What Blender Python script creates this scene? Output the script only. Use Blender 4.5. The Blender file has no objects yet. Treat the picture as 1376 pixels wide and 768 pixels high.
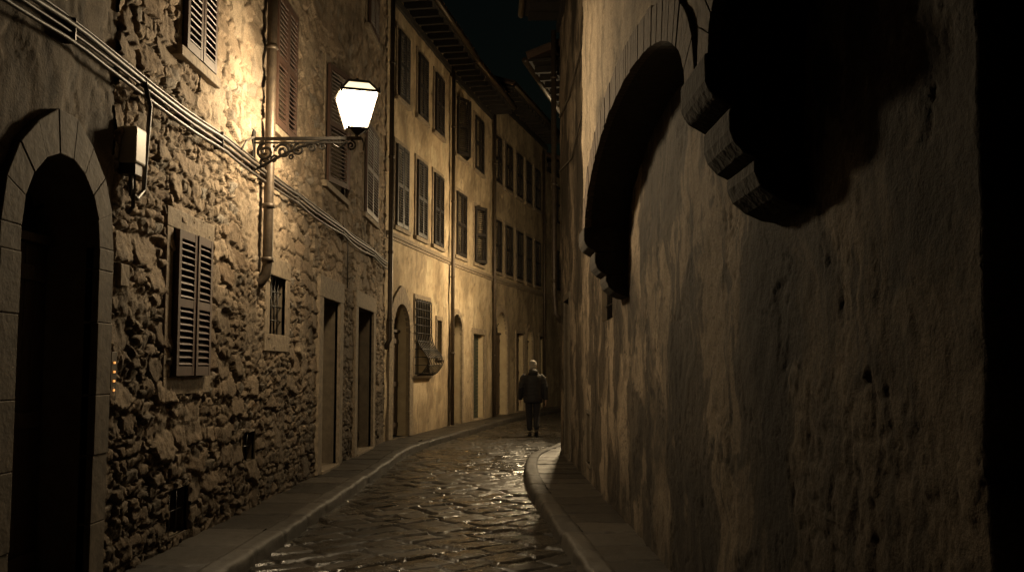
import bpy, math, random
import numpy as np
from mathutils import Vector, Matrix
random.seed(7); np.random.seed(7)
S=bpy.context.scene
S.view_settings.view_transform='Standard'; S.view_settings.look='None'; S.view_settings.exposure=0

# ------------------------------------------------------------------ numpy noise (relief of the masonry)
_rs=np.random.RandomState(11); PERM=_rs.permutation(4096); ANG=_rs.rand(4096)*2*np.pi; RND=_rs.rand(4096,3)
def hsh(i,j,seed): return PERM[(PERM[(PERM[(i+seed*37)&4095]+j)&4095]+seed*101)&4095]
def perlin(x,y,seed=0):
    xi=np.floor(x).astype(int); yi=np.floor(y).astype(int); xf=x-xi; yf=y-yi
    u=xf*xf*xf*(xf*(xf*6-15)+10); v=yf*yf*yf*(yf*(yf*6-15)+10)
    def g(a,b):
        an=ANG[hsh(xi+a,yi+b,seed)]; return np.cos(an)*(xf-a)+np.sin(an)*(yf-b)
    a=g(0,0);b=g(1,0);c=g(0,1);d=g(1,1)
    return ((a+(b-a)*u)*(1-v)+(c+(d-c)*u)*v)*1.5
def fbm(x,y,o=4,seed=0,gain=.5):
    r=0;a=1;t=0
    for i in range(o): r=r+a*perlin(x*2**i+i*5.3,y*2**i-i*3.1,seed+i); t+=a; a*=gain
    return r/t*1.3
def voro(x,y,seed=0,p=3.5,jx=.85,jy=.7):
    xi=np.floor(x).astype(int); yi=np.floor(y).astype(int)
    f1=np.full(x.shape,9.);f2=f1.copy();idd=np.zeros(x.shape,int);dx=np.zeros(x.shape);dy=dx.copy()
    for a in(-1,0,1):
        for b in(-1,0,1):
            h=hsh(xi+a,yi+b,seed); px=xi+a+.5+(RND[h,0]-.5)*jx; py=yi+b+.5+(RND[h,1]-.5)*jy
            ddx=x-px;ddy=y-py; d=(np.abs(ddx)**p+np.abs(ddy)**p)**(1/p)
            m=d<f1; f2=np.where(m,f1,np.minimum(f2,d)); f1=np.where(m,d,f1); idd=np.where(m,h,idd); dx=np.where(m,ddx,dx); dy=np.where(m,ddy,dy)
    return f2-f1,idd,dx,dy
def ss_(v,a,b):
    t=np.clip((v-a)/(b-a),0,1); return t*t*(3-2*t)
def lerp(a,b,t): return a+(b-a)*t
def lc(a,b,t):
    a=np.asarray(a,float); b=np.asarray(b,float); return a+(b-a)*np.asarray(t)[...,None]
def rubble_np(s,z,seed=0):
    ws=s+.09*fbm(s*1.2,z*1.2,2,seed+20)+.022*fbm(s*6,z*6,3,seed+21)
    wz=z+.07*fbm(s*1.0+9,z*1.3,2,seed+22)+.020*fbm(s*6+3,z*6,3,seed+23)
    e2,i2,dx2,dy2=voro(ws*2.3,wz*4.6,seed+1,5.0,.9,.55)
    e1,i1,dx1,dy1=voro(ws*4.6,wz*10.5,seed+2,4.5,.9,.5)
    reg=RND[i2,2]+.8*fbm(s*.5,z*.5,2,seed+30)-.08*np.clip(z-2.2,-2,3)
    sm=reg>.40
    e=np.where(sm,np.minimum(e1*.6,e2),e2); idd=np.where(sm,i1,i2); dx=np.where(sm,dx1*.5,dx2); dy=np.where(sm,dy1*.5,dy2)
    r=RND[idd,0]; g=RND[idd,1]; q=RND[idd,2]
    n5=fbm(s*5,z*6,4,seed+40); n16=fbm(s*17,z*19,4,seed+41,.6); n1=fbm(s*.7,z*.7,3,seed+42)
    ee=e+.06*n16+.04*n5
    jf=ss_(fbm(s*2.2,z*2.2,3,seed+44),-.15,.35)      # how far the joints are filled with mortar
    st=ss_(ee,.01,.085)
    h=lerp(.28+.35*jf,1,st)*1.0-.45+st*(.45*r)+st*((g-.5)*dx*1.6+(q-.5)*dy*1.6)+.20*n5+.20*n16
    h=h+.15
    smear=ss_(fbm(s*.9+4,z*1.1,5,seed+50,.6),.16,.34)
    h=lerp(h,.74+.28*n5+.14*n16,smear*.75)
    col=lc((.17,.13,.088),(.39,.312,.222),r); col=lc(col,(.32,.215,.135),g*.35); col=lc(col,(.26,.245,.215),ss_(q,.65,1)*.7)
    col=lc(lc((.09,.068,.045),(.22,.175,.125),jf),col,.1+.9*st)
    col=lc(col,(.34,.272,.195),smear*.7)
    col=lc(col,(.10,.077,.053),ss_(n5,.05,.6)*.55); col=lc(col,(.10,.078,.055),ss_(n1,.0,.5)*.5)
    col=lc(col,(.06,.046,.032),ss_(n16,.2,.6)*.4)
    low=ss_(-z+.5*n1,-2.6,-.2); col=lc(col,(.055,.043,.031),low*.72)  # grime at the foot, deepened to paint in the lamp's falloff
    return col,.055*(h-.75)
def plaster_np(s,z,seed,ca,cb,cd,rel=1.0,grime=.7,old=(),sharp=0.0):
    ws=s+.25*fbm(s*1.3,z*1.3,3,seed); wz=z+.25*fbm(s*1.3+7,z*1.3,3,seed+1)
    patch=fbm(ws*.7,wz*.6,6,seed+2,.6); p2=fbm(ws*1.7,wz*1.4,7,seed+3,.62)
    streak=fbm(ws*3.2,wz*.35,6,seed+4,.65)
    n1=fbm(s*1.4,z*1.4,3,seed+5); n5=fbm(s*6,z*6,4,seed+6,.6); n20=fbm(s*22,z*22,4,seed+7,.65)
    col=lc(ca,cb,ss_(patch,-.25,.25))
    spall=ss_(p2,.20,.225)
    col=lc(col,lc(cb,np.minimum(np.array(cb)*1.3,.6),.5*np.ones_like(s)),spall*.8)
    col=lc(col,cd,ss_(streak,.0,.42)*grime); col=lc(col,cd,ss_(-patch+.5*p2,.10,.32)*grime*.9)
    if sharp:
        s2=fbm(ws*.75+11,wz*.28+2,7,seed+14,.6)+.25*p2; s3=fbm(ws*1.3+3,wz*.9+2,7,seed+15,.6)
        col=lc(col,cd,ss_(s2,.06,.14)*sharp); col=lc(col,np.array(cd)*.8,ss_(s3+.3*streak,.22,.27)*sharp*.8)
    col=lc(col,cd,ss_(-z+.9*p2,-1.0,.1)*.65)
    col=lc(col,cd,ss_(n5,.05,.55)*.35); col=lc(col,np.array(cd)*.6,ss_(n20,.15,.6)*.35)
    h=.020*n1+.0050*n5+.0028*n20-.006*spall+.004*ss_(patch,.02,.05)
    cr=np.abs(fbm(ws*1.1+3,wz*.8,6,seed+9,.62)); crm=ss_(-cr,-.012,-.003)*ss_(p2,-.1,.1)
    h=h-.007*crm; col=lc(col,np.array(cd)*.4,crm*.7)
    for (a0,a1,z0,z1,k) in old:
        edge=.30*p2+.10*n5
        m=np.minimum.reduce([s-a0,a1-s,z-z0,z1-z])+edge; pm=ss_(m,.0,.05)
        e,i,dx,dy=voro((s+.09*p2+.05*n5)*4.0,(z+.08*n1+.05*n5)*6.5,seed+12,2.6)
        st=ss_(e+.2*n5+.12*n20,-.02,.35)
        h2=-.012+.011*st*(.4+RND[i,0])+.010*n5+.006*n20
        h=lerp(h,h2,pm*k); c2=lc(np.array(ca)*.9,cb,RND[i,1]*.3+.7*ss_(p2,-.3,.3)); c2=lc(c2,cd,(1-st)*.25); c2=lc(c2,cd,ss_(n5,.1,.6)*.5)
        col=lc(col,c2,pm*k*.8)
    return col,h*rel

# ------------------------------------------------------------------ node helpers
def nd(nt,typ,ins=None,**props):
    n=nt.nodes.new(typ)
    for k,v in props.items(): setattr(n,k,v)
    for k,v in (ins or {}).items():
        s=n.inputs[k]
        if isinstance(v,bpy.types.NodeSocket): nt.links.new(v,s)
        else: s.default_value=v
    return n
def mix(nt,f,a,b,bt='MIX'):
    return nd(nt,'ShaderNodeMix',{0:f,6:a,7:b},data_type='RGBA',blend_type=bt).outputs[2]
def mr(nt,v,a,b,c=0.0,d=1.0):
    return nd(nt,'ShaderNodeMapRange',{0:v,1:a,2:b,3:c,4:d}).outputs[0]
def noise(nt,v,sc,det=2,ro=.6):
    return nd(nt,'ShaderNodeTexNoise',{'Vector':v,'Scale':sc,'Detail':det,'Roughness':ro}).outputs[0]
def C(r,g,b): return (r,g,b,1)
def newmat(name):
    m=bpy.data.materials.new(name); m.use_nodes=True; nt=m.node_tree
    return m,nt,nt.nodes['Principled BSDF'],nt.nodes['Material Output']
def m_attr(name,sc=45,bd=.006,rough=.88,r2=None):
    """surface whose weathering map is a mesh colour attribute, with procedural grain on top"""
    m,nt,bs,out=newmat(name)
    co=nd(nt,'ShaderNodeTexCoord').outputs['Object']
    at=nd(nt,'ShaderNodeAttribute',attribute_name='weather')
    n=noise(nt,co,sc,3,.7)
    k=mr(nt,n,.3,.7,.62,1.25)
    hs=nd(nt,'ShaderNodeVectorMath',{0:at.outputs['Color'],3:k},operation='SCALE').outputs[0]
    nt.links.new(hs,bs.inputs['Base Color'])
    if r2:
        a2=nd(nt,'ShaderNodeAttribute',attribute_name='wet')
        rr=mr(nt,n,.3,.7,-.07,.12)
        s=nd(nt,'ShaderNodeMath',{0:a2.outputs['Fac'],1:rr},operation='ADD',use_clamp=True).outputs[0]
        nt.links.new(s,bs.inputs['Roughness'])
    else: bs.inputs['Roughness'].default_value=rough; bs.inputs['Specular IOR Level'].default_value=.25
    b=nd(nt,'ShaderNodeBump',{'Height':n,'Distance':bd,'Strength':1.0}); nt.links.new(b.outputs[0],bs.inputs['Normal'])
    return m
def m_simple(name,ca,cb,rough=.6,metal=0,sc=12,bd=0,stretch=(1,1,1)):
    m,nt,bs,out=newmat(name)
    co=nd(nt,'ShaderNodeTexCoord').outputs['Object']
    v=nd(nt,'ShaderNodeMapping',{'Vector':co,'Scale':stretch}).outputs[0] if stretch!=(1,1,1) else co
    n=noise(nt,v,sc,3,.68)
    col=mix(nt,mr(nt,n,.3,.7),ca,cb)
    nt.links.new(col,bs.inputs['Base Color'])
    bs.inputs['Roughness'].default_value=rough; bs.inputs['Metallic'].default_value=metal
    if bd:
        b=nd(nt,'ShaderNodeBump',{'Height':n,'Distance':bd,'Strength':1.0}); nt.links.new(b.outputs[0],bs.inputs['Normal'])
    return m
def m_emit(name,col,st):
    m,nt,bs,out=newmat(name)
    bs.inputs['Base Color'].default_value=C(.8,.75,.65); bs.inputs['Roughness'].default_value=.3
    bs.inputs['Emission Color'].default_value=col; bs.inputs['Emission Strength'].default_value=st
    return m
WALLM=m_attr('weathered_render',55,.005)
RUBM=m_attr('rubble_stone',60,.009)
ROADM=m_attr('wet_stone_paving',50,.004,r2=True)
PBODY=m_simple('brown_render',C(.08,.062,.042),C(.14,.11,.073),.88,0,7,0)
OBODY=m_simple('ochre_render',C(.34,.27,.165),C(.44,.355,.225),.88,0,5,0)
DRESS=m_simple('dressed_stone',C(.14,.11,.075),C(.29,.23,.158),.85,0,14,.012)
SANDST=m_simple('grey_sandstone',C(.075,.06,.043),C(.14,.113,.08),.85,0,9,.008)
CORB=m_simple('shade_darkened_stone',C(.014,.011,.008),C(.034,.027,.02),.95,0,14,.014)  # near-black colour carries the shade on the unlit corbels and soffit
BRICK=m_simple('arch_brick',C(.055,.038,.025),C(.11,.076,.049),.88,0,18,.012)
WOOD=m_simple('dark_shutter_wood',C(.009,.007,.006),C(.02,.015,.011),.6,0,14,0,(6,6,1))
WOODR=m_simple('red_brown_shutter_wood',C(.04,.02,.013),C(.075,.038,.024),.6,0,14,0,(6,6,1))
DOORW=m_simple('door_wood',C(.03,.019,.012),C(.07,.044,.026),.6,0,10,.004,(8,8,1))
GREENW=m_simple('green_metal',C(.03,.04,.03),C(.05,.06,.045),.55,.2,10)
IRON=m_simple('wrought_iron',C(.012,.011,.010),C(.03,.026,.022),.5,.6,30)
PIPE=m_simple('copper_pipe',C(.045,.034,.025),C(.09,.068,.046),.5,.4,14)
CABLE=m_simple('cable_rubber',C(.03,.026,.022),C(.07,.058,.047),.5,0,20)
BOXM=m_simple('box_plastic',C(.42,.39,.33),C(.52,.48,.41),.5,0,14)
DARK=m_simple('dark_interior',C(.010,.009,.008),C(.016,.014,.012),.9,0,5)
GLASSW=m_simple('dark_window_glass',C(.015,.015,.017),C(.02,.02,.022),.15,0,5)
ROOFM=m_simple('roof_timber',C(.010,.008,.006),C(.02,.015,.010),.9,0,9)
TILE=m_simple('roof_tile',C(.04,.025,.017),C(.07,.042,.028),.9,0,9)
GROUNDM=m_simple('earth',C(.05,.045,.035),C(.07,.06,.05),.9,0,3)
LC=C(1,.76,.46)
LANT=m_emit('lit_lantern_glass',LC,330); LANTR=m_emit('lit_lantern_roof_glass',C(1,.78,.48),1.6)
LANT2=m_emit('lit_lantern_glass_b',C(1,.75,.43),620); LANTR2=m_emit('lit_lantern_roof_glass_b',C(1,.78,.48),1.6)
BTN=m_emit('doorbell_light',C(1,.38,.08),1.2)

# ------------------------------------------------------------------ mesh helpers
def link(o,parent=None):
    S.collection.objects.link(o)
    if parent is not None: o.parent=parent
    return o
def empty(name,mat=None):
    e=bpy.data.objects.new(name,None); e.empty_display_size=.3; S.collection.objects.link(e)
    if mat is not None: e.matrix_world=mat
    return e
class MB:
    def __init__(s): s.v=[]; s.f=[]
    def add(s,vs,fs):
        b=len(s.v); s.v+= [tuple(p) for p in vs]; s.f+=[tuple(b+i for i in f) for f in fs]
    def box(s,x0,x1,y0,y1,z0,z1,M=None):
        vs=[Vector((x,y,z)) for z in (z0,z1) for y in (y0,y1) for x in (x0,x1)]
        if M is not None: vs=[M@p for p in vs]
        s.add(vs,[(0,2,3,1),(4,5,7,6),(0,1,5,4),(2,6,7,3),(0,4,6,2),(1,3,7,5)])
    def quad(s,*p): s.add(p,[tuple(range(len(p)))])
    def prism(s,prof,a0,a1,axis='x'):
        n=len(prof)
        if axis=='x': vs=[(a0,p[0],p[1]) for p in prof]+[(a1,p[0],p[1]) for p in prof]
        elif axis=='y': vs=[(p[0],a0,p[1]) for p in prof]+[(p[0],a1,p[1]) for p in prof]
        fs=[tuple(range(n))[::-1],tuple(range(n,2*n))]+[(i,(i+1)%n,n+(i+1)%n,n+i) for i in range(n)]
        s.add(vs,fs)
    def tube(s,pts,r,n=8,cap=True):
        pts=[Vector(p) for p in pts]; m=len(pts)
        rs=r if isinstance(r,(list,tuple)) else [r]*m
        t=(pts[1]-pts[0]).normalized(); u=t.orthogonal().normalized(); vs=[]
        for i,p in enumerate(pts):
            if i==0: t=(pts[1]-pts[0])
            elif i==m-1: t=pts[-1]-pts[-2]
            else: t=(pts[i+1]-pts[i-1])
            t.normalize(); u=(u-t*u.dot(t))
            if u.length<1e-6: u=t.orthogonal()
            u.normalize(); w=t.cross(u)
            for k in range(n):
                a=2*math.pi*k/n; vs.append(p+(u*math.cos(a)+w*math.sin(a))*rs[i])
        fs=[(i*n+k,i*n+(k+1)%n,(i+1)*n+(k+1)%n,(i+1)*n+k) for i in range(m-1) for k in range(n)]
        if cap: fs+=[tuple(range(n))[::-1],tuple(range((m-1)*n,m*n))]
        s.add(vs,fs)
    def ell(s,c,r,nu=20,nv=12):
        vs=[];fs=[]
        for j in range(nv+1):
            ph=math.pi*j/nv
            for i in range(nu):
                th=2*math.pi*i/nu
                vs.append((c[0]+r[0]*math.sin(ph)*math.cos(th),c[1]+r[1]*math.sin(ph)*math.sin(th),c[2]+r[2]*math.cos(ph)))
        for j in range(nv):
            for i in range(nu): fs.append((j*nu+i,(j+1)*nu+i,(j+1)*nu+(i+1)%nu,j*nu+(i+1)%nu))
        s.add(vs,fs)
    def obj(s,name,mat,parent=None,smooth=False,bevel=0,fix=False):
        me=bpy.data.meshes.new(name); me.from_pydata(s.v,[],s.f); me.update()
        if fix:
            import bmesh
            bm=bmesh.new(); bm.from_mesh(me); bmesh.ops.recalc_face_normals(bm,faces=bm.faces); bm.to_mesh(me); bm.free()
        me.materials.append(mat)
        if smooth: me.polygons.foreach_set('use_smooth',[True]*len(me.polygons))
        o=bpy.data.objects.new(name,me); link(o,parent)
        if bevel:
            b=o.modifiers.new('bevel','BEVEL'); b.width=bevel; b.segments=2; b.limit_method='ANGLE'
        return o
def gridmesh(name,V,F,col,mat,parent,wet=None):
    me=bpy.data.meshes.new(name)
    nv,nf=len(V),len(F)
    me.vertices.add(nv); me.vertices.foreach_set('co',np.ascontiguousarray(V,dtype=np.float32).ravel())
    me.loops.add(nf*4); me.loops.foreach_set('vertex_index',np.ascontiguousarray(F,dtype=np.int32).ravel())
    me.polygons.add(nf); me.polygons.foreach_set('loop_start',np.arange(0,nf*4,4,dtype=np.int32))
    try: me.polygons.foreach_set('loop_total',np.full(nf,4,dtype=np.int32))
    except Exception: pass
    me.update(calc_edges=True); me.validate()
    me.polygons.foreach_set('use_smooth',[True]*nf)
    a=me.attributes.new('weather','FLOAT_COLOR','POINT')
    cc=np.ones((nv,4),dtype=np.float32); cc[:,:3]=np.clip(col,0.004,.8); a.data.foreach_set('color',cc.ravel())
    if wet is not None:
        a=me.attributes.new('wet','FLOAT','POINT'); a.data.foreach_set('value',np.ascontiguousarray(wet,dtype=np.float32))
    me.materials.append(mat)
    return link(bpy.data.objects.new(name,me),parent)
def frame(P0,P1):
    d=Vector((P1[0]-P0[0],P1[1]-P0[1],0)); L=d.length; d.normalize(); y=Vector((-d.y,d.x,0))
    return Matrix(((d.x,y.x,0,P0[0]),(d.y,y.y,0,P0[1]),(0,0,1,0),(0,0,0,1))),L
def merge(base,extra):
    base=np.asarray(base); a,b=base[0],base[-1]
    ex=[e for e in extra if a<e<b]; out=[]
    for i,x in enumerate(base):
        sp=(base[min(i+1,len(base)-1)]-base[max(i-1,0)])/2
        if i in(0,len(base)-1) or all(abs(x-e)>sp*.35 for e in ex): out.append(x)
    return np.array(sorted(set(list(out)+ex)))
def graded(a,b,fn):
    r=[a]
    while r[-1]<b-fn(r[-1])*.6: r.append(r[-1]+fn(r[-1]))
    r[-1 if b-r[-1]<1e-6 else len(r):]=[b]; return np.array(r)
def sheet(name,ss,zs,ops,surf,mat,parent,y=0.0):
    ex=[];ez=[]
    for o in ops: ex+=[o['s0'],o['s1']]; ez+=[o['z0'],o['zs'] if 'zs' in o else o['z1']]
    ss=merge(ss,ex); zs=merge(zs,ez); nz=len(zs)
    SS,ZZ=np.meshgrid(ss,zs,indexing='ij'); s=SS.ravel(); z=ZZ.ravel()
    col,h=surf(s,z)
    V=np.stack([s,y-h,z],1)
    cs=(ss[:-1]+ss[1:])/2; cz=(zs[:-1]+zs[1:])/2
    CS,CZ=np.meshgrid(cs,cz,indexing='ij'); keep=np.ones(CS.shape,bool)
    for o in ops:
        if 'zs' in o:
            keep&=~((CS>o['s0'])&(CS<o['s1'])&(CZ>o['z0'])&(CZ<o['zs']))
            c=(o['s0']+o['s1'])/2; a=(o['s1']-o['s0'])/2+.03; b=o['z1']-o['zs']+.03
            keep&=~((((CS-c)/a)**2+((CZ-o['zs'])/b)**2<1)&(CZ>=o['zs']))
        else: keep&=~((CS>o['s0'])&(CS<o['s1'])&(CZ>o['z0'])&(CZ<o['z1']))
    I,J=np.nonzero(keep); a=I*nz+J
    return gridmesh(name,V,np.stack([a,a+nz,a+nz+1,a+1],1),col,mat,parent)
def arc(o,n=18,grow=0.0,point=0.0):
    c=(o['s0']+o['s1'])/2; a=(o['s1']-o['s0'])/2+grow; b=o['z1']-o['zs']+grow; r=[]
    for i in range(n+1):
        t=math.pi*i/n
        r.append((c-a*math.cos(t),o['zs']+b*math.sin(t)+point*max(0,1-abs(t-math.pi/2)*2.2)**1.5))
    return r
def shutter(mb,s0,s1,z0,z1,y,open_=0.0):
    mid=(s0+s1)/2
    for a,b,hinge,sg in ((s0,mid-.006,s0,-1),(mid+.006,s1,s1,1)):
        ang=(open_*random.uniform(.6,1)+random.uniform(0,.035))*sg
        M=Matrix.Translation((hinge,y,0))@Matrix.Rotation(ang,4,'Z')@Matrix.Translation((-hinge,-y,0))
        w=.055
        mb.box(a,a+w,y-.02,y+.02,z0,z1,M); mb.box(b-w,b,y-.02,y+.02,z0,z1,M)
        zm=(z0+z1)/2
        for q0,q1 in ((z0,z0+.08),(z1-.07,z1),(zm-.035,zm+.035)): mb.box(a+w,b-w,y-.018,y+.018,q0,q1,M)
        for q0,q1 in ((z0+.08,zm-.035),(zm+.035,z1-.07)):
            n=max(3,int((q1-q0)/.055))
            for i in range(n):
                zc=q0+(i+.5)*(q1-q0)/n
                R=M@Matrix.Translation(((a+b)/2,y,zc))@Matrix.Rotation(math.radians(38+random.uniform(-3,3)),4,'X')
                hw=(b-a)/2-w
                mb.box(-hw,hw,-.026,.026,-.005,.005,R)
def build_house(name,P0,P1,H,surf,ops,sg=None,zg=None,eave=.7,surmat=DRESS,string=None,body_y=.45,sheetit=True,depth=7,wallmat=WALLM,bmat=PBODY,shm=WOOD):
    M,L=frame(P0,P1); E=empty(name,M)
    if sheetit:
        ss=sg if sg is not None else np.linspace(0,L,int(L/.07)+2)
        zs=zg if zg is not None else np.linspace(-.05,H,int(H/.08)+2)
        sheet('wall',ss,zs,ops,surf,wallmat,E)
    b=MB(); b.box(0.001,L-.001,body_y,depth,-.1,H-.02); b.box(.001,.06,.06,body_y-.002,-.1,H-.03); b.box(L-.06,L-.001,.06,body_y-.002,-.1,H-.03)
    b.obj('building_body',bmat,E)
    rev=MB(); sur=MB(); shu=MB(); dor=MB(); blk=MB(); irn=MB(); grn=MB(); gls=MB()
    for o in ops:
        s0,s1,z0,z1=o['s0'],o['s1'],o['z0'],o['z1']; k=o['k']; D=o.get('d',.26)
        sw=o.get('sw',.12); pr=o.get('pr',.03); yf=-.005
        if 'zs' in o:
            A=arc(o,24)
            for i in range(24):
                rev.quad((A[i][0],yf,A[i][1]),(A[i+1][0],yf,A[i+1][1]),(A[i+1][0],D,A[i+1][1]),(A[i][0],D,A[i][1]))
            rev.quad((s0,yf,z0),(s0,yf,o['zs']),(s0,D,o['zs']),(s0,D,z0)); rev.quad((s1,yf,z0),(s1,D,z0),(s1,D,o['zs']),(s1,yf,o['zs']))
            n=o.get('nv',15); jit=.004
            O=arc(o,n,sw,o.get('point',0)); I=arc(o,n,0)
            for i in range(n):
                pj=pr+random.uniform(-jit,jit); c=[I[i],I[i+1],O[i+1],O[i]]
                cx=sum(q[0] for q in c)/4; cz=sum(q[1] for q in c)/4
                c=[(cx+(q[0]-cx)*.997,cz+(q[1]-cz)*.997) for q in c]
                sur.prism(c,-pj,.05,'y')
            zz=z0
            while zz<o['zs']-.02:
                hh=min(random.uniform(.35,.6),o['zs']-zz)
                if o['zs']-zz-hh<.15: hh=o['zs']-zz
                for q0,q1 in ((s0-sw,s0),(s1,s1+sw)):
                    pj=pr+random.uniform(-jit,jit); sur.box(q0,q1,-pj,.05,zz+.001,zz+hh-.001)
                zz+=hh
        else:
            for q in (((s0,yf,z0),(s0,yf,z1),(s0,D,z1),(s0,D,z0)),((s1,yf,z0),(s1,D,z0),(s1,D,z1),(s1,yf,z1)),
                      ((s0,yf,z1),(s1,yf,z1),(s1,D,z1),(s0,D,z1)),((s0,yf,z0),(s0,D,z0),(s1,D,z0),(s1,yf,z0))): rev.quad(*q)
            if sw>0:
                sur.box(s0-sw,s0,-pr,.04,z0,z1); sur.box(s1,s1+sw,-pr,.04,z0,z1)
                sur.box(s0-sw-.01,s1+sw+.01,-pr-.004,.04,z1,z1+sw*1.1)
                if o.get('flush'): sur.box(s0-sw,s1+sw,-pr-.002,.04,z0-sw,z0)
                elif z0>.5: sur.box(s0-sw-.04,s1+sw+.04,-pr-.05,.04,z0-.09,z0)
                else: sur.box(s0-.02,s1+.02,-pr-.02,D,z0-.02,z0+.03)
        blk.quad((s0,D,z0),(s1,D,z0),(s1,D,z1),(s0,D,z1))
        if k=='shutter': shutter(shu,s0+.01,s1-.01,z0+.01,z1-.01,-pr-.03,o.get('open',0.0))
        elif k in('door','fandoor'):
            zt=o.get('zs',z1)
            nb=max(4,int((s1-s0)/.14)); w=(s1-s0)/nb
            for i in range(nb): dor.box(s0+i*w+.003,s0+(i+1)*w-.003,D-.07,D-.01,z0+.03,zt)
            for zz in (z0+.25,(z0+zt)/2,zt-.2): dor.box(s0+.06,s1-.06,D-.10,D-.071,zz-.05,zz+.05)
            dor.box(s0,s1,D-.12,D-.01,zt,zt+.06)
            if 'zs' in o:
                c=(s0+s1)/2
                for t in range(1,6):
                    a=math.pi*t/6; irn.tube([(c,D-.06,zt+.06),(c+(s1-s0)/2*math.cos(a),D-.06,zt+.03+(z1-zt-.03)*math.sin(a))],.012,6)
        elif k=='garage':
            zz=z0
            while zz<z1-.01: grn.box(s0+.01,s1-.01,D-.08,D-.03,zz,min(zz+.09,z1)); zz+=.1
        elif k in('bars','vent'):
            n=max(2,int((s1-s0)/.13))
            for i in range(1,n):
                x=s0+(s1-s0)*i/n; irn.tube([(x,.05,z0),(x,.05,z1)],.010,6)
            n=max(2,int((z1-z0)/.16))
            for i in range(1,n):
                zc=z0+(z1-z0)*i/n; irn.tube([(s0,.05,zc),(s1,.05,zc)],.009,6)
            if k=='bars': gls.quad((s0,D-.02,z0),(s1,D-.02,z0),(s1,D-.02,z1),(s0,D-.02,z1))
        elif k=='belly':
            def prof(t): return -.06-.30*math.exp(-((t-.2)/.17)**2)*(1 if t>.02 else .3)
            n=9
            for i in range(n+1):
                x=s0-.05+(s1-s0+.1)*i/n
                irn.tube([(x,prof(j/20) if 0<j<20 else .0,z0-.05+(z1-z0+.1)*j/20) for j in range(21)],.013,6)
            for j in range(1,20,2):
                t=j/20; y=prof(t); zc=z0-.05+(z1-z0+.1)*t
                irn.tube([(s0-.05,.0,zc),(s0-.05,y,zc),(s1+.05,y,zc),(s1+.05,.0,zc)],.011,6)
            gls.quad((s0,D-.02,z0),(s1,D-.02,z0),(s1,D-.02,z1),(s0,D-.02,z1))
            dor.box((s0+s1)/2-.03,(s0+s1)/2+.03,D-.06,D-.021,z0,z1)
    if rev.v: rev.obj('opening_reveals',bmat,E)
    if sur.v: sur.obj('stone_surrounds',surmat,E,bevel=.007)
    if shu.v: shu.obj('window_shutters',shm,E)
    if dor.v: dor.obj('doors',DOORW,E,bevel=.004)
    if blk.v: blk.obj('dark_interiors',DARK,E)
    if irn.v: irn.obj('iron_bars',IRON,E,smooth=True)
    if grn.v: grn.obj('rolling_shutter',GREENW,E)
    if gls.v: gls.obj('window_glass',GLASSW,E)
    if string:
        st=MB()
        for (q,hh,pp) in string: st.box(.002,L-.002,-pp,.02,q,q+hh); st.box(.002,L-.002,-pp*.55,.02,q-.06,q-.001)
        st.obj('string_course',surmat,E,bevel=.01)
    r=MB(); r.box(-.0,L,-eave,.3,H,H+.05)
    x=.2
    while x<L: r.box(x-.05,x+.05,-eave+.05,.28,H-.13,H-.002); x+=.52
    r.box(0,L,-.06,.02,H-.30,H-.132)
    r.obj('eave_rafters',ROOFM,E)
    t=MB(); sl=.33
    t.prism([(-eave-.03,H+.052),(3.5,H+.052+sl*(3.5+eave)),(depth,H+.052),(depth,H+.06),(3.5,H+.15+sl*(3.5+eave)),(-eave-.03,H+.14)],0,L,'x')
    x=.1
    while x<L: t.tube([(x,-eave-.05,H+.15),(x,3.5,H+.16+sl*(3.5+eave))],.07,8); x+=.2
    t.obj('tiled_roof',TILE,E,fix=True)
    g=MB(); g.tube([(0.0,-eave-.07,H+.03),(L,-eave-.07,H+.03)],.065,10); g.obj('gutter',PIPE,E,smooth=True)
    return E,M,L
def W(Y,P0,P1):
    c=abs(P1[1]-P0[1])/math.hypot(P1[0]-P0[0],P1[1]-P0[1]); return abs(Y-P0[1])/c

# ------------------------------------------------------------------ ground, road, pavements
g=MB(); g.quad((-400,-400,-.03),(400,-400,-.03),(400,400,-.03),(-400,400,-.03)); g.obj('ground',GROUNDM)
def slabs(x,y,rot,bw,rh,seed,gap=.016):
    wx_=x+.10*fbm(x*.8,y*.8,2,seed)+.015*fbm(x*5,y*5,2,seed+1); wy_=y+.10*fbm(x*.8+5,y*.8,2,seed+2)+.015*fbm(x*5,y*5+3,2,seed+3)
    c,s=math.cos(rot),math.sin(rot); u=wx_*c+wy_*s; v=-wx_*s+wy_*c
    row=np.floor(v/rh).astype(int); off=RND[hsh(row,row*0+3,seed),0]*bw; wvar=bw*(.75+.5*RND[hsh(row,row*0+9,seed),1])
    cu=(u+off)/wvar; ci=np.floor(cu).astype(int); fu=(cu-ci)*wvar; fv=v-row*rh
    d=np.minimum.reduce([fu,wvar-fu,fv,rh-fv]); i=hsh(ci,row,seed+5)
    return d,i,(fu-wvar/2),(fv-rh/2)
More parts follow.
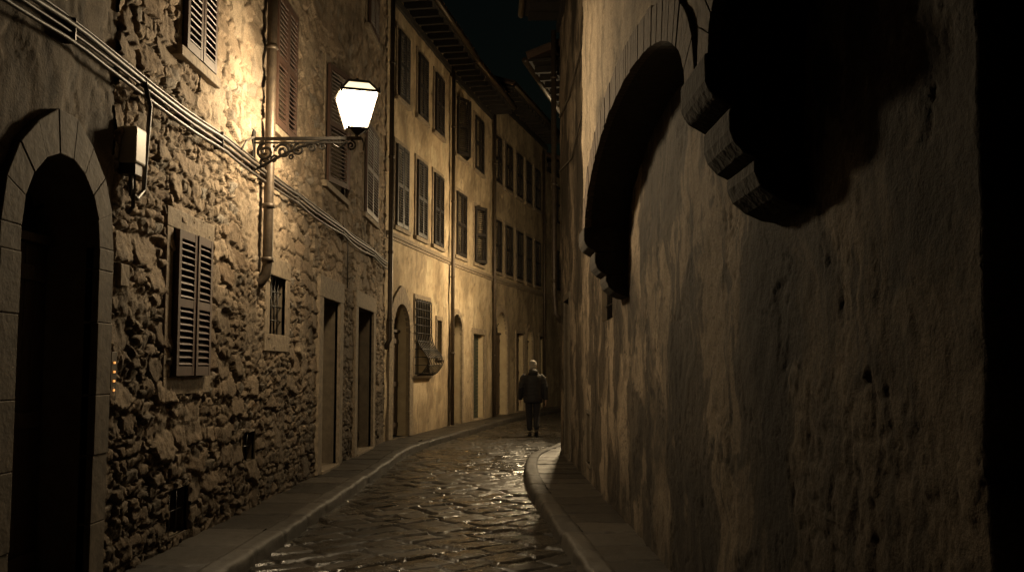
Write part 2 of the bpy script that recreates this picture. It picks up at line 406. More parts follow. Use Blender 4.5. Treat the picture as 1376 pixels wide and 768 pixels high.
def paving(x,y,rot,bw,rh,seed,ca,cb,wetk,tilt=.045):
    d,i,fu,fv=slabs(x,y,rot,bw,rh,seed)
    n3=fbm(x*3,y*3,4,seed+30); n12=fbm(x*13,y*13,4,seed+31,.6); n1=fbm(x*.55,y*.35,4,seed+32)
    st=ss_(d+.006*n12,.004,.034)
    h=.024*(st-1)+st*((RND[i,0]-.5)*tilt*fu*2+(RND[i,1]-.5)*tilt*fv*2+(RND[i,2]-.5)*.008)+.007*n3+.0055*n12
    col=lc(ca,cb,RND[i,2]); col=lc(col,np.array(ca)*.5,ss_(n12,.1,.6)*.5); col=lc((.006,.005,.004),col,.1+.9*st)
    wet=.40-wetk*(.17*ss_(n1+.3*n3,-.3,.2)+.10*ss_(n3,-.2,.4))+(1-st)*.1+(1-wetk)*.2
    return col,h,wet
ys=graded(-6,60,lambda y: .12 if y<5.5 else .016*max(1,y/8)**1.6 if y<42 else .4)
xs=np.concatenate([np.arange(-4.2,-2.35,.3),np.arange(-2.35,1.6,.021),np.arange(1.6,5,.06),np.arange(5,11,.4)])
X_,Y_=np.meshgrid(xs,ys,indexing='ij'); x=X_.ravel(); y=Y_.ravel()
col,h,wet=paving(x,y,math.radians(42),.55,.32,3,(.018,.016,.013),(.046,.040,.032),1.0)
ny=len(ys); I,J=np.meshgrid(np.arange(len(xs)-1),np.arange(ny-1),indexing='ij'); a=(I*ny+J).ravel()
gridmesh('road',np.stack([x,y,h],1),np.stack([a,a+ny,a+ny+1,a+1],1),col,ROADM,None,wet)
def catmull(pts,n=8):
    P=[Vector((p[0],p[1],0)) for p in pts]; P=[P[0]*2-P[1]]+P+[P[-1]*2-P[-2]]; out=[]
    for i in range(1,len(P)-2):
        for j in range(n):
            t=j/n; a,b,c,d=P[i-1:i+3]
            out.append(.5*((2*b)+(c-a)*t+(2*a-5*b+4*c-d)*t*t+(3*b-a-3*c+d)*t**3))
    out.append(P[-2]); return out
def resample(pts,step):
    out=[pts[0]]; last=pts[0]
    for p in pts[1:]:
        while (p-last).length>=step:
            last=last+(p-last).normalized()*step; out.append(last)
    return out
def pavement(name,kpts,side,seed,depth=1.7,zt=.12):
    E=empty(name); kp=resample(catmull(kpts),.04); n=len(kp)
    K=np.array([[p.x,p.y] for p in kp]); T=np.gradient(K,axis=0)
    for _ in range(3): T[1:-1]=(T[:-2]+T[1:-1]+T[2:])/3
    T/=np.linalg.norm(T,axis=1)[:,None]; Nn=np.stack([-T[:,1],T[:,0]],1)*side
    dd=np.concatenate([np.arange(.20,1.1,.03),np.arange(1.1,depth+.01,.15)]); m=len(dd)
    P=K[:,None,:]+Nn[:,None,:]*dd[None,:,None]; px=P[...,0].ravel(); py=P[...,1].ravel()
    al=np.repeat(np.arange(n)*.04,m); ac=np.tile(dd,n)
    col,h,wet=paving(al,ac,0.0,.85,1.35,seed,(.024,.021,.017),(.056,.048,.038),.4,.012)
    I,J=np.meshgrid(np.arange(n-1),np.arange(m-1),indexing='ij'); a=(I*m+J).ravel()
    F=np.stack([a,a+m,a+m+1,a+1],1)
    V=np.stack([px,py,zt-.006+h],1)
    f=F[0]; nz=np.cross(V[f[1]]-V[f[0]],V[f[2]]-V[f[0]])[2]
    if nz<0: F=F[:,::-1]
    gridmesh('pavement_slabs',V,F,col,ROADM,E,wet)
    prof=[(-.012,-.05),(-.006,0),(0,.04),(.002,.08),(.008,.104),(.022,.118),(.045,.123),(.08,.124),(.12,.124),(.16,.123),(.195,.121),(.203,.10)]
    pm=len(prof); al=np.repeat(np.arange(n)*.04,pm); pd=np.tile([p[0] for p in prof],n); pz=np.tile([p[1] for p in prof],n)
    bl=np.floor(al/.95).astype(int); fr=al/.95-np.floor(al/.95); jd=np.minimum(fr,1-fr)*.95
    nn=fbm(al*3,pd*8+pz*8,4,seed+60); n2=fbm(al*14,pd*14+pz*14,4,seed+61,.6)
    r=RND[hsh(bl,bl*0,seed+7),0]
    off=(1-ss_(jd,.0,.035))*.014+.012*nn+.007*n2
    pz2=np.where(pz>.06,pz-off+(r-.5)*.014,pz); pd2=pd+np.where(pz<.12,off,0)+(r-.5)*.014*(pd<.15)
    KX=np.repeat(K[:,0],pm)+np.repeat(Nn[:,0],pm)*pd2; KY=np.repeat(K[:,1],pm)+np.repeat(Nn[:,1],pm)*pd2
    col=lc((.03,.026,.021),(.065,.056,.044),r); col=lc((.008,.007,.006),col,.1+.9*ss_(jd,.003,.02)); col=lc(col,(.015,.013,.010),ss_(nn+n2,0,.7)*.6)
    V=np.stack([KX,KY,pz2],1); I,J=np.meshgrid(np.arange(n-1),np.arange(pm-1),indexing='ij'); a=(I*pm+J).ravel()
    F=np.stack([a,a+pm,a+pm+1,a+1],1)
    f=F[6]; nz=np.cross(V[f[1]]-V[f[0]],V[f[2]]-V[f[0]])[2]
    if nz<0: F=F[:,::-1]
    gridmesh('kerb',V,F,col,ROADM,E,np.full(len(V),.6))
pavement('pavement',[(-2.25,-5),(-2.25,0),(-2.25,8),(-2.25,15),(-2.2,19.5),(-1.38,25),(-.47,30.6),(1.35,38),(3.9,45),(7.5,53)],1,70)
pavement('pavement',[(.93,-5),(.90,-1),(.66,4),(.42,7.4),(.22,10),(-.01,13),(-.09,15.6),(.03,17.8),(.42,19.5),(1.0,22.2),(1.5,24.6),(2.5,29),(4.1,35),(6.2,41.5)],-1,80)

# ------------------------------------------------------------------ left side buildings
def rect(k,s0,s1,z0,z1,**kw): d=dict(k=k,s0=s0,s1=s1,z0=z0,z1=z1); d.update(kw); return d
P0,P1=(-3.0,-5),(-3.0,7.0); f=lambda Y:W(Y,P0,P1)
ops=[rect('door',f(5.69),f(6.74),.1,2.955,zs=2.43,sw=.235,pr=.05,point=.10,d=.38,nv=9),
     rect('shutter',f(2.5),f(3.5),1.6,3.0), rect('shutter',f(4.0),f(5.0),4.6,6.2),rect('shutter',f(.5),f(1.5),4.6,6.2)]
build_house('plaster_house',P0,P1,9.9,lambda s,z:plaster_np(s,z,100,(.115,.09,.062),(.17,.135,.094),(.045,.035,.025),1,.7,sharp=.4),ops,
    graded(0,12,lambda s:.12 if s<9.8 else .022),graded(-.05,9.9,lambda z:.022 if z<4.6 else .12),eave=.6,surmat=SANDST)
P0,P1=(-3.0,7.0),(-3.0,20.5); f=lambda Y:Y-7.0
ops=[rect('shutter',f(8.24),f(9.14),1.53,2.78,sw=.15,pr=.014,flush=1),
     rect('shutter',f(8.3),f(9.12),4.34,5.9,sw=.08,pr=.012),
     rect('shutter',f(11.3),f(12.3),4.42,6.05,sw=.10,pr=.02),
     rect('shutter',f(14.3),f(15.8),4.32,6.1,sw=.10,pr=.02,open=.25),
     rect('shutter',f(17.7),f(19.1),4.4,6.1,sw=.10,pr=.02),
     rect('shutter',f(8.6),f(9.5),7.6,9.1,sw=.1),rect('shutter',f(11.4),f(12.4),7.7,9.2,sw=.1),
     rect('shutter',f(14.5),f(15.6),7.8,9.3,sw=.1),rect('shutter',f(17.8),f(18.9),7.9,9.4,sw=.1),
     rect('bars',f(11.35),f(12.1),2.0,2.68,sw=.2,pr=.02,d=.3,flush=1),
     rect('door',f(14.2),f(15.45),.12,2.62,sw=.28,pr=.05,d=.3),
     rect('door',f(17.1),f(18.8),.12,2.66,sw=.25,pr=.05,d=.3),
     rect('vent',f(8.3),f(8.8),.2,.59,sw=.05,pr=-.004,d=.3,flush=1),
     rect('vent',f(10.45),f(10.9),.62,.93,sw=.04,pr=-.004,d=.3,flush=1)]
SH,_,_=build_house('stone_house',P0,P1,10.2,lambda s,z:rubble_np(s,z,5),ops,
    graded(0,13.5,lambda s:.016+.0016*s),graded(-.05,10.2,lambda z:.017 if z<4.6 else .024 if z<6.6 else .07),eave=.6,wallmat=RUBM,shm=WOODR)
def yh(name,P0,P1,H,pal,specs,seed,eave=.7,strz=4.38):
    ops=[rect(k,W(a,P0,P1),W(b,P0,P1),z0,z1,**kw) for (k,a,b,z0,z1,kw) in specs]
    return build_house(name,P0,P1,H,lambda s,z:plaster_np(s,z,seed,*pal,.8,.6,sharp=.25),ops,eave=eave,bmat=OBODY,string=[(strz,.09,.07)] if strz else None)
PAL=[((.43,.34,.22),(.52,.42,.285),(.19,.145,.095)),((.39,.31,.20),(.48,.39,.265),(.18,.138,.09)),
     ((.34,.275,.185),(.42,.34,.225),(.16,.124,.083)),((.29,.24,.165),(.36,.295,.205),(.14,.11,.075))]
A={'sw':.10,'pr':.03}
Q=[(-3.0,20.5),(-2.13,26.0),(-1.2,30.8),(.66,38.5),(3.3,46),(7.2,54)]
yh('ochre_house',Q[0],Q[1],9.75,PAL[0],[
  ('shutter',21.1,22.0,4.65,6.45,A),('shutter',22.75,23.6,4.65,6.45,A),('shutter',24.3,25.2,4.65,6.45,A),
  ('shutter',21.2,22.0,7.5,9.0,A),('shutter',22.8,23.6,7.5,9.0,A),('shutter',24.35,25.2,7.5,9.0,A),
  ('fandoor',21.0,22.25,.12,3.0,{'zs':2.4,'sw':.3,'pr':.05,'point':.15,'d':.3}),
  ('belly',22.75,24.0,1.45,3.2,{'sw':.10,'pr':.03}),
  ('bars',24.75,25.2,1.9,2.8,A)],200)
yh('ochre_house',Q[1],Q[2],9.7,PAL[1],[
  ('shutter',26.6,27.6,4.65,6.4,A),('shutter',28.6,29.6,4.65,6.3,dict(A,open=.5)),
  ('shutter',26.6,27.6,7.4,9.0,dict(A,open=.5)),('shutter',28.6,29.6,7.4,9.0,A),
  ('fandoor',26.2,27.3,.12,3.05,{'zs':2.5,'sw':.15,'pr':.04,'d':.3}),
  ('garage',28.55,29.9,.12,2.6,{'sw':.15,'pr':.03})],220)
yh('plaster_house',Q[2],Q[3],10.4,PAL[2],[
  ('shutter',31.0,31.8,4.65,6.3,A),('shutter',32.35,33.15,4.65,6.3,A),('shutter',33.75,34.5,4.65,6.3,A),('shutter',35.1,35.8,4.65,6.3,A),('shutter',36.4,37.2,4.65,6.3,A),
  ('shutter',31.0,31.8,7.5,9.0,A),('shutter',32.35,33.15,7.5,9.0,A),('shutter',33.75,34.5,7.5,9.0,A),('shutter',35.1,35.8,7.5,9.0,A),('shutter',36.4,37.2,7.5,9.0,A),
  ('door',31.2,32.6,.12,3.4,{'zs':2.7,'sw':.25,'pr':.05,'d':.3}),('door',33.8,34.9,.12,2.8,A),('door',35.3,36.2,.12,3.0,{'zs':2.55,'sw':.18}),('garage',37.2,38.2,.12,2.8,A)],240)
yh('plaster_house',Q[3],Q[4],9.6,PAL[3],[
  ('shutter',39.2,40.1,4.7,6.3,A),('shutter',41.2,42.1,4.7,6.3,A),('shutter',43.2,44.1,4.7,6.3,A),
  ('shutter',39.2,40.1,7.4,8.9,A),('shutter',41.2,42.1,7.4,8.9,A),('shutter',43.2,44.1,7.4,8.9,A),
  ('door',40.5,41.6,.12,2.6,A),('door',43.5,44.6,.12,2.6,A)],260)
yh('plaster_house',Q[4],Q[5],9.9,PAL[2],[('shutter',47.5,48.4,4.7,6.3,A),('shutter',50,51,4.7,6.3,A),('shutter',47.5,48.4,7.4,8.9,A),('door',48.8,50,.12,2.6,A)],280)

# ------------------------------------------------------------------ right side: house with jetty on arches
wx=lambda Y:1.37-.044*Y
P0,P1=(wx(18.3),18.3),(wx(-5),-5); f=lambda Y:W(Y,P0,P1); sR=f(2.77)
ops=[rect('bars',f(11.75),f(10.75),2.15,2.86,sw=0,d=.3),
     rect('door',f(17.3),f(16.3),.12,2.75,sw=.1,pr=.02,d=.3),
     rect('vent',f(13.6),f(13.15),.35,1.0,sw=.05,pr=.015,d=.25,flush=1)]
HR=8.2
RE,RM,RL=build_house('jettied_house',P0,P1,HR,None,ops,eave=.65,sheetit=False,body_y=.62,surmat=SANDST)
RP=((.095,.074,.051),(.175,.138,.097),(.022,.0175,.013))
def srf(s,z):
    c,h=plaster_np(s,z,300,*RP,.95,.8,old=[(13.75,15.35,-.5,1.55,.6)],sharp=.8)
    # lamplit stretch towards the street bend painted in as paler plaster
    k=1+.75*ss_(-s,-9.5,-4.0); return c*k[:,None],h
sheet('wall',graded(0,sR,lambda s:max(.014,.036-.0016*s)),graded(-.05,HR,lambda z:.016 if z<3.9 else .06),ops,srf,WALLM,RE)
sheet('wall_added_setback',graded(sR+.06,RL,lambda s:.03 if s<17.5 else .15),graded(-.05,HR,lambda z:.03 if z<4 else .12),[],srf,WALLM,RE,y=.10)  # set-back added so the corner keeps lamplight off this stretch
zz=graded(-.05,HR,lambda z:.03 if z<4 else .12); th=np.linspace(0,math.pi/2,7); SS,ZZ=np.meshgrid(np.arange(7),zz,indexing='ij')
c0,h0=srf(np.full(SS.size,sR),ZZ.ravel()); tt=th[SS.ravel()]
V=np.stack([sR+.06*np.sin(tt),.10*(1-np.cos(tt))-h0,ZZ.ravel()],1); nz=len(zz)
I,J=np.meshgrid(np.arange(6),np.arange(nz-1),indexing='ij'); a=(I*nz+J).ravel()
gridmesh('recess_return',V,np.stack([a,a+nz,a+nz+1,a+1],1),c0,WALLM,RE)
JY=-.39
corb=[(f(10.0),f(9.52)),(f(4.72),f(4.22)),(f(-.6),f(-1.1))]
arches=[(f(9.52),f(4.72)),(f(4.22),f(-.6)),(f(-1.1),RL+2.0)]
SPR=2.95; RISE=.64
def zb(s):
    for a,b in arches:
        if a<s<b:
            c=(a+b)/2; h=(b-a)/2; return SPR+RISE*math.sqrt(max(0,1-((s-c)/h)**2))
    return SPR
cols=[]
for a,b in arches:
    c=(a+b)/2; h=(b-a)/2; cols+=[c-h*math.cos(math.pi*i/200) for i in range(201)]
for a,b in corb: cols+=list(np.linspace(a,b,24))
cols=np.array(sorted(set(round(x,4) for x in cols if x<=RL))); nr=200
z0=np.array([zb(s) for s in cols]); t=np.linspace(0,1,nr+1)
SS=np.repeat(cols[:,None],nr+1,1); ZZ=z0[:,None]+(HR-.01-z0[:,None])*t[None,:]**1.25
col,h=plaster_np(SS.ravel(),ZZ.ravel(),340,(.18,.142,.097),(.28,.222,.153),(.065,.051,.036),.9,.75,sharp=.4)
V=np.stack([SS.ravel(),JY-h,ZZ.ravel()],1)
I,J=np.meshgrid(np.arange(len(cols)-1),np.arange(nr),indexing='ij'); a=(I*(nr+1)+J).ravel()
gridmesh('jetty_wall',V,np.stack([a,a+nr+1,a+nr+2,a+1],1),col,WALLM,RE)
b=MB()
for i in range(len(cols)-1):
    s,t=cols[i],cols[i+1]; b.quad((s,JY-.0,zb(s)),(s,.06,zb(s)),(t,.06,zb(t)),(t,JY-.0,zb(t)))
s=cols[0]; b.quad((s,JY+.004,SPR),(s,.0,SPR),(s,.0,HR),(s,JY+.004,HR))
b.obj('jetty_soffit',CORB,RE)  # underside shade painted in by the near-black corbel material
vo=MB()
for a,bb in arches[:2]:
    c=(a+bb)/2; h=(bb-a)/2; n=60
    tt=np.linspace(0,math.pi,2000); L_=np.concatenate([[0],np.cumsum(np.hypot(h*np.diff(np.cos(tt)),RISE*np.diff(np.sin(tt))))])
    ths=np.interp(np.linspace(0,L_[-1],n+1),L_,tt)
    def pt(t,gr):
        nx,nz=-math.cos(t)/h,math.sin(t)/RISE; l=math.hypot(nx,nz)
        return (c-h*math.cos(t)+gr*nx/l,SPR+RISE*math.sin(t)+gr*nz/l)
    for i in range(n):
        w=ths[i+1]-ths[i]; t0=ths[i]+w*.03; t1=ths[i+1]-w*.03
        ln=.225+random.uniform(-.008,.008)
        q=[pt(t0,0.0),pt(t1,0.0),pt(t1,ln),pt(t0,ln)]
        if min(x for x,z in q)<a-.235 or max(x for x,z in q)>bb+.235: continue
        vo.prism(q,JY-.026-random.uniform(0,.008),JY+.03,'y')
vo.obj('arch_voussoirs',BRICK,RE,bevel=.003,fix=True)
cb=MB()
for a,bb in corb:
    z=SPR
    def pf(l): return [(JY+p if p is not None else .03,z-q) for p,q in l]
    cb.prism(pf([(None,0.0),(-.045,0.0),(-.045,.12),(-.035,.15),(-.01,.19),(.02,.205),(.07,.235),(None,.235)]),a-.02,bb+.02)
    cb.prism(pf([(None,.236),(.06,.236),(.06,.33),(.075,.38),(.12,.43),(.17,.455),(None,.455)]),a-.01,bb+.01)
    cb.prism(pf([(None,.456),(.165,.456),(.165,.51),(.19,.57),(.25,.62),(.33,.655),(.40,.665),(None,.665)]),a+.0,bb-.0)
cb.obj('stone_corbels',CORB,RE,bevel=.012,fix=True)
RQ=[(wx(18.34)+.01,18.36),(1.75,24.0),(2.9,29),(4.7,35),(7.4,42)]
def rh(a,b,H,pal,specs,seed):
    ops=[rect(k,W(y0,a,b),W(y1,a,b),z0,z1,**kw) for (k,y0,y1,z0,z1,kw) in specs]
    return build_house('plaster_house',a,b,H,lambda s,z:plaster_np(s,z,seed,*pal,.8,.5),ops,eave=.6,bmat=OBODY)
rh(RQ[1],RQ[0],7.4,PAL[3],[('shutter',23,22.1,4,5.5,A),('shutter',20.9,20,4,5.5,A),('door',21.9,20.9,.12,2.5,A)],400)
rh(RQ[2],RQ[1],8.4,PAL[1],[('shutter',28.3,27.4,4,5.6,A),('shutter',26.2,25.3,5.2,6.8,A),('door',28,27,.12,2.5,A)],410)
rh(RQ[3],RQ[2],8.8,PAL[3],[('shutter',34,33,4.4,6,A),('shutter',31,30,4.4,6,A),('door',32.6,31.5,.12,2.5,A)],420)
rh(RQ[4],RQ[3],8.8,PAL[2],[('shutter',40,39,4.4,6,A),('door',38,37,.12,2.5,A)],430)

# ------------------------------------------------------------------ drainpipes, cables, boxes
def pipe(pts,r=.05,clips=()):
    m=MB(); m.tube(pts,r,12)
    for (x,y,z) in clips: m.tube([(x,y,z-.025),(x,y,z+.025)],r*1.25,12)
    return m.obj('drainpipe',PIPE,smooth=True)
x=-2.90
pipe([(x,10.9,10.1),(x,10.9,4.2),(x,10.9,2.75),(x-.02,10.9,2.62),(x-.07,10.88,2.54),(x-.16,10.86,2.50)],.055,[(x,10.9,z) for z in (9,7,5.2,3.4,2.8)])
x=-2.88; pipe([(x,20.42,10.1),(x,20.42,3),(x,20.42,2.2),(x-.1,20.42,2.0)],.05,[(x,20.42,z) for z in (8,6,4,2.6)])
pipe([(-2.02,26,9.6),(-2.02,26,.14)],.05,[(-2.02,26,z) for z in (8,6,4,2)])
pipe([(-1.09,30.8,9.6),(-1.09,30.8,.14)],.05,[(-1.09,30.8,z) for z in (8,6,4,2)])
pipe([(.55,37.6,9.9),(.55,37.6,.14)],.05)
pipe([(.45,18.2,7.9),(.45,18.2,3.0),(.47,18.2,2.6),(.58,18.2,2.45)],.05,[(.45,18.2,z) for z in (7,5,3.2)])
m=MB()
def cab(z,off,sag,r,y0=-4,y1=20.4):
    pts=[]; n=80
    for i in range(n+1):
        y=y0+(y1-y0)*i/n; u=(y%3.1)/3.1
        pts.append((-3+off,y,z-sag*4*u*(1-u)+.010*math.sin(y*1.7+z*9)))
    m.tube(pts,r,6)
cab(3.80,.07,.035,.020); cab(3.75,.06,.02,.012); cab(3.70,.07,.045,.015); cab(3.84,.05,.015,.010)
y=-3.1
while y<20.4:
    m.box(-3.02,-2.92,y-.008,y+.008,3.68,3.85); y+=3.1
m.tube([(-2.93,7.35,3.80),(-2.90,7.42,3.6),(-2.92,7.42,3.2),(-2.92,7.40,2.95),(-2.93,7.3,2.86),(-2.94,7.2,2.9),(-2.93,7.17,3.1)],.018,8)
m.tube([(-2.93,9.9,3.8),(-2.93,10.1,3.95),(-2.92,10.35,4.05)],.012,6)
m.tube([(-2.95,15.9,3.7),(-2.95,16,3.5),(-2.95,16.0,2.9)],.012,6)
m.obj('wall_cable',CABLE,smooth=True)
m=MB(); m.tube([(wx(18)-.03,18,6.2),(wx(16)-.03,16,6.0),(wx(13.6)-.03,13.6,6.15),(wx(10.2)-.03,10.2,6.1)],.015,6); m.tube([(wx(18)-.03,18,5.2),(wx(15.5)-.03,15.5,4.9),(wx(12.6)-.03,12.6,5.3),(wx(10.2)-.03,10.2,5.5)],.012,6)
m.obj('wall_cable',CABLE,smooth=True)
E=empty('electrical_box',Matrix.Translation((-2.93,7.2,3.24)))
m=MB(); m.box(-.07,.06,-.10,.10,-.14,.13); m.obj('cover',BOXM,E,bevel=.015)
m=MB(); m.box(-.07,.045,-.06,.06,-.22,-.141); m.tube([(0,0.03,-.22),(0,.03,-.45),(-.04,.03,-.5)],.016,8); m.tube([(0,-.03,-.22),(0,-.03,-.38)],.012,8); m.obj('conduit',CABLE,E)
E=empty('doorbell_panel',Matrix.Translation((-2.975,7.06,1.55)))
m=MB(); m.box(-.03,.015,-.05,.05,-.17,.17); m.obj('plate',PIPE,E,bevel=.004)
m=MB()
for i in range(4): m.box(.016,.022,-.015,.01,-.11+i*.065,-.095+i*.065)
m.obj('lit_buttons',BTN,E)
E=empty('house_number_plaque',Matrix.Translation((-2.97,7.2,2.28)))
m=MB(); m.box(-.04,.012,-.08,.08,-.08,.08); m.obj('tile',DRESS,E,bevel=.006)

# ------------------------------------------------------------------ street lamps
def spiral(c,r0,r1,turns,a0,n=36,sg=1):
    return [(c[0]+(r0+(r1-r0)*i/n)*math.cos(a0+sg*turns*2*math.pi*i/n),0,c[1]+(r0+(r1-r0)*i/n)*math.sin(a0+sg*turns*2*math.pi*i/n)) for i in range(n+1)]
def street_lamp(M,glass,rglass,L=1.12,yaw=.35):
    E=empty('street_lamp',M)
    b=MB()
    b.box(.0,.02,-.05,.05,-.36,.10); b.box(.0,L+.06,-.018,.018,-.014,.018); b.box(.02,L-.1,-.014,.014,-.05,-.034)
    b.tube([(.03+(.80)*t,0,-.33+.30*math.sin(t*math.pi/2)**1.1) for t in [i/20 for i in range(21)]],.016,6)
    for c,r0,r1,tn,a0,w,sg in (((.14,-.14),.095,.015,1.6,math.pi/2,.016,1),((.13,-.26),.06,.012,1.4,0,.013,1),((.33,-.135),.085,.012,1.6,math.pi,.016,-1),
        ((.50,-.115),.065,.010,1.5,math.pi/2,.014,1),((.64,-.10),.050,.010,1.4,math.pi,.013,-1),((.76,-.085),.038,.008,1.3,math.pi/2,.012,1),
        ((.235,-.22),.045,.008,1.3,0,.012,1),((.42,-.20),.03,.008,1.2,0,.010,1),((L-.06,-.075),.055,.010,1.5,math.pi/2,.012,-1)):
        b.tube(spiral(c,r0,r1,tn,a0,sg=sg),w,6)
    for c in ((.23,-.08),(.42,-.07),(.57,-.065),(.70,-.06)): b.ell((c[0],0,c[1]),(.018,.014,.018),10,6)
    b.tube([(.84,0,-.04),(.93,0,-.10),(1.0,0,-.05)],.012,6)
    b.tube([(L+.06,0,0),(L+.08,0,-.05),(L+.075,0,-.13)],.010,6)
    b.tube([(L,0,.01),(L,0,.07)],.02,8); b.ell((L,0,.05),(.035,.035,.02),12,6)
    b.obj('scroll_bracket',IRON,E)
    R=Matrix.Translation((L,0,.07))@Matrix.Rotation(yaw,4,'Z')
    hb,ht,Hh=.105,.20,.38; z0=.03
    def corners(h,z): return [R@Vector((sx*h,sy*h,z)) for sx,sy in ((-1,-1),(1,-1),(1,1),(-1,1))]
    cb_,ct,cr=corners(hb,z0),corners(ht,z0+Hh),corners(.11,z0+Hh+.12)
    g=MB(); b0,t0=corners(hb-.012,z0+.01),corners(ht-.012,z0+Hh-.01)
    for i in range(4): g.quad(b0[i],b0[(i+1)%4],t0[(i+1)%4],t0[i])
    g.obj('glass_panes',glass,E)
    g=MB(); r0,r1=corners(ht-.01,z0+Hh+.012),corners(.105,z0+Hh+.11)
    for i in range(4): g.quad(r0[i],r0[(i+1)%4],r1[(i+1)%4],r1[i])
    g.obj('roof_panes',rglass,E)
    k=MB()
    for i in range(4):
        j=(i+1)%4
        k.tube([cb_[i],ct[i]],.011,6); k.tube([ct[i],cr[i]],.012,6)
        k.tube([cb_[i],cb_[j]],.013,6); k.tube([ct[i],ct[j]],.019,6); k.tube([cr[i],cr[j]],.014,6)
        k.ell(ct[i]+Vector((0,0,.025)),(.014,.014,.024),8,6)
    k.quad(*[p for p in corners(hb,z0)])
    q0,q1=corners(.115,z0+Hh+.12),corners(.06,z0+Hh+.15)
    for i in range(4): k.quad(q0[i],q0[(i+1)%4],q1[(i+1)%4],q1[i])
    k.quad(*q1)
    q0,q1=corners(hb,z0),corners(.025,-.03)
    for i in range(4): k.quad(q0[i],q1[i],q1[(i+1)%4],q0[(i+1)%4])
    tp=R@Vector((0,0,z0+Hh+.165)); k.ell(tp,(.018,.018,.022),10,6)
    k.obj('lantern_frame',IRON,E)
    return E
street_lamp(Matrix.Translation((-2.98,10.5,4.06)),LANT,LANTR)
Mf,_=frame(RQ[2],RQ[1]); d=Vector((Mf[0][1],Mf[1][1],0))*-1
street_lamp(Matrix.Translation((1.97,25.0,4.3))@Matrix.Rotation(math.atan2(d.y,d.x),4,'Z'),LANT2,LANTR2,L=.85)

# ------------------------------------------------------------------ pedestrian (seen from behind, walking away)
PE=empty('pedestrian',Matrix.Translation((.07,24.0,.005))@Matrix.Rotation(math.radians(3),4,'Z'))
CLOTH=m_simple('black_quilted_nylon',C(.009,.009,.011),C(.018,.018,.021),.65,0,20)
TROU=m_simple('dark_trousers',C(.014,.014,.018),C(.024,.024,.03),.8,0,30)
SKIN=m_simple('skin',C(.42,.27,.19),C(.48,.32,.23),.5,0,20)
WOOL=m_simple('grey_wool',C(.26,.25,.23),C(.36,.34,.31),.9,0,60)
SHOE=m_simple('shoe_leather',C(.015,.012,.01),C(.03,.025,.02),.45,0,20)
def skin(name,verts,edges,rad,mat,parent,sub=2,root=0):
    me=bpy.data.meshes.new(name); me.from_pydata(verts,edges,[]); me.materials.append(mat)
    o=bpy.data.objects.new(name,me); link(o,parent)
    sk=o.modifiers.new('skin','SKIN')
    for i,r in enumerate(rad): o.data.skin_vertices[0].data[i].radius=r if isinstance(r,tuple) else (r,r)
    o.data.skin_vertices[0].data[root].use_root=True
    m_=o.modifiers.new('sub','SUBSURF'); m_.levels=sub; m_.render_levels=sub
    sk.use_smooth_shade=True
    return o
bv=[(0,0,.93),(0,0,1.12),(0,0,1.33),(0,-.005,1.47),(0,.01,1.545),(-.095,0,.88),(-.09,.05,.49),(-.075,.03,.10),(.095,0,.88),(.085,.03,.49),(.075,-.13,.13)]
be=[(0,1),(1,2),(2,3),(3,4),(0,5),(5,6),(6,7),(0,8),(8,9),(9,10)]
skin('legs_and_body',bv,be,[(.14,.11),(.13,.10),(.15,.11),.065,.055,.108,.082,.070,.108,.082,.070],TROU,PE)
hm=MB(); hm.ell((0,.02,1.645),(.075,.092,.115),24,16); hm.ell((0,.108,1.635),(.012,.02,.02),10,6)
for sx in (-1,1): hm.ell((sx*.078,.01,1.64),(.012,.022,.034),10,8)
hm.ell((0,.100,1.59),(.025,.012,.007),10,6)
hm.obj('head',SKIN,PE,smooth=True)
em=MB()
for sx in (-1,1): em.ell((sx*.03,.098,1.66),(.011,.009,.008),10,6)
em.obj('eyes',BOXM,PE,smooth=True)
hr=MB(); hr.ell((0,-.005,1.64),(.080,.088,.095),20,12); hr.obj('hair',WOOL,PE,smooth=True)
bn=MB(); nu=40
prof=[(.094,1.665),(.098,1.67),(.098,1.705),(.091,1.712),(.092,1.73),(.080,1.765),(.055,1.79),(.02,1.80),(.004,1.802)]
vs=[];fs=[]
for r,z in prof:
    for i in range(nu):
        a=2*math.pi*i/nu; rr=r*(1+.02*math.cos(i*math.pi)); vs.append((rr*.92*math.cos(a),.012+rr*1.05*math.sin(a)-.12*(z-1.66),z))
for j in range(len(prof)-1):
    for i in range(nu): fs.append((j*nu+i,j*nu+(i+1)%nu,(j+1)*nu+(i+1)%nu,(j+1)*nu+i))
bn.add(vs,fs); bn.obj('wool_hat',WOOL,PE,smooth=True)
jk=MB(); nu=36; vs=[];fs=[]
rings=[(.78,.215,.150),(.86,.232,.165),(1.0,.232,.168),(1.15,.235,.168),(1.30,.245,.165),(1.38,.245,.155),(1.44,.205,.135),(1.48,.14,.115),(1.52,.095,.100),(1.56,.085,.09)]
def interp(z):
    for (a,b) in zip(rings,rings[1:]):
        if a[0]<=z<=b[0]:
            t=(z-a[0])/(b[0]-a[0]); return a[1]+(b[1]-a[1])*t,a[2]+(b[2]-a[2])*t
    return rings[-1][1:]
nz=100
for j in range(nz+1):
    z=.78+.78*j/nz; rx,ry=interp(z); q=1+ .035*abs(math.sin((z-.78)/.085*math.pi))-.015
    for i in range(nu):
        a=2*math.pi*i/nu; vs.append((rx*q*math.cos(a),ry*q*math.sin(a)-.005,z))
for j in range(nz):
    for i in range(nu): fs.append((j*nu+i,j*nu+(i+1)%nu,(j+1)*nu+(i+1)%nu,(j+1)*nu+i))
fs+=[tuple(range(nu))[::-1],tuple(range(nz*nu,nz*nu+nu))]
jk.add(vs,fs)
hands=((-1,(-.305,.08,.86)),(1,(.305,-.02,.855)))
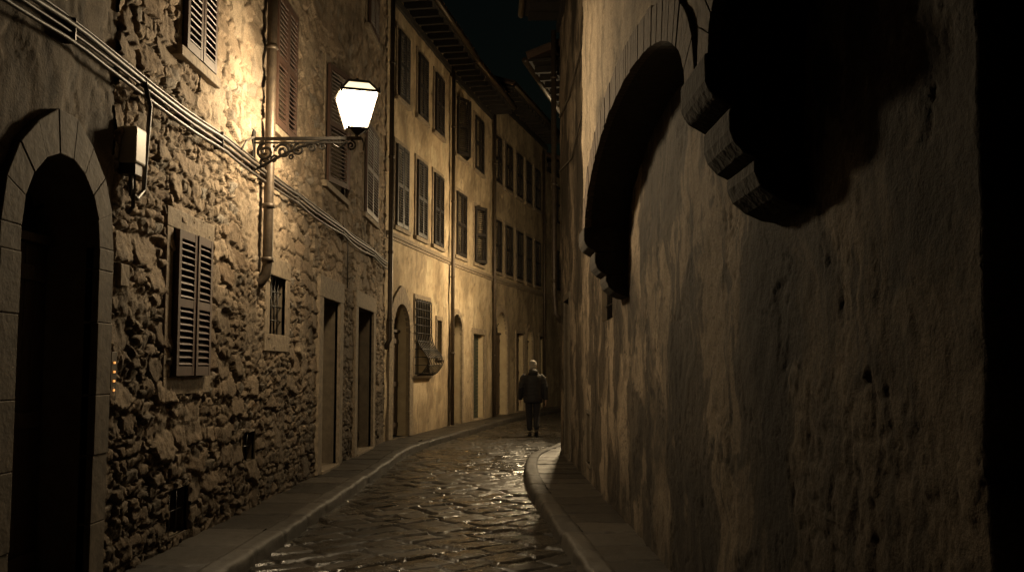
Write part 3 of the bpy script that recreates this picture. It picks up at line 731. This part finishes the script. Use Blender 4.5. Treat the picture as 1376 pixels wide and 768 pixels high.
for sx,w in hands:
    P=[Vector((sx*.17,0,1.40)),Vector((sx*.235,-.005,1.36)),Vector((sx*.295,-.04,1.13)),Vector(w)]
    pts=[];rr=[]
    for k in range(3):
        for i in range(14):
            t=i/14; p=P[k].lerp(P[k+1],t); pts.append(p); u=(k+t)/3
            rr.append((.088-.030*u)*(1+.07*abs(math.sin(len(pts)*.62))))
    pts.append(P[3]); rr.append(.05)
    jk.tube(pts,rr,16)
jk.ell((0,-.105,1.50),(.125,.065,.085),20,12); jk.ell((0,-.06,1.54),(.115,.07,.05),20,12)
jo=jk.obj('puffer_jacket',CLOTH,PE,smooth=True)
rm=jo.modifiers.new('rm','REMESH'); rm.mode='VOXEL'; rm.voxel_size=.012; rm.use_smooth_shade=True
for sx,w in hands:
    x,y,z=w
    hv=[(x,y,z+.03),(x,y+.005,z-.03),(x,y+.01,z-.08)]; he=[(0,1),(1,2)]; hr_=[(.024,.03),(.018,.036),(.014,.034)]
    for k,(dy,ln) in enumerate(((-.027,.06),(-.009,.075),(.010,.080),(.028,.072))):
        i=len(hv); hv+=[(x,y+.01+dy,z-.095),(x-sx*.006,y+.012+dy,z-.095-ln*.5),(x-sx*.022,y+.014+dy,z-.095-ln)]
        he+=[(2,i),(i,i+1),(i+1,i+2)]; hr_+=[.009,.0085,.007]
    i=len(hv); hv+=[(x-sx*.012,y+.045,z-.05),(x-sx*.02,y+.062,z-.085)]; he+=[(1,i),(i,i+1)]; hr_+=[.011,.009]
    skin('hand',hv,he,hr_,SKIN,PE,1,0)
sh=MB()
def shoe(cx,cy,cz,pitch):
    Mx=Matrix.Translation((cx,cy,cz))@Matrix.Rotation(pitch,4,'X')
    vs=[];fs=[];pr=[(-.085,.030,.075),(-.05,.038,.10),(.0,.04,.095),(.06,.046,.07),(.12,.048,.055),(.17,.038,.045),(.195,.012,.03)]
    for (yy,hw,hh) in pr:
        for (u,v) in ((-1,0),(-1,.5),(-.6,1),(.6,1),(1,.5),(1,0)): vs.append(Mx@Vector((u*hw,yy,v*hh)))
    for i in range(len(pr)-1):
        for k in range(6): fs.append((i*6+k,i*6+(k+1)%6,(i+1)*6+(k+1)%6,(i+1)*6+k))
    fs+=[tuple(range(6)),tuple(range(len(pr)*6-6,len(pr)*6))[::-1]]
    sh.add(vs,fs)
shoe(-.077,.03,.0,0); shoe(.077,-.12,.055,-math.radians(20))
sh.obj('shoes',SHOE,PE,smooth=True,fix=True)

# ------------------------------------------------------------------ night sky
w=bpy.data.worlds.new('World'); S.world=w; w.use_nodes=True; nt=w.node_tree
bg=nt.nodes['Background']
sky=nt.nodes.new('ShaderNodeTexSky'); sky.sky_type='NISHITA'; sky.sun_disc=False
sky.sun_elevation=math.radians(1.0); sky.sun_rotation=math.radians(200); sky.ozone_density=1.5
t=mix(nt,1.0,sky.outputs[0],C(.9,1.0,.72),'MULTIPLY')
nt.links.new(t,bg.inputs[0]); bg.inputs[1].default_value=.0026

# ------------------------------------------------------------------ camera
cd=bpy.data.cameras.new('Camera'); cam=bpy.data.objects.new('Camera',cd); S.collection.objects.link(cam)
cd.lens=35; cd.sensor_width=36; cd.clip_end=2000
cam.location=(0,0,1.6); cam.rotation_euler=(math.radians(90+4.74),0,math.radians(1.03))
S.camera=cam
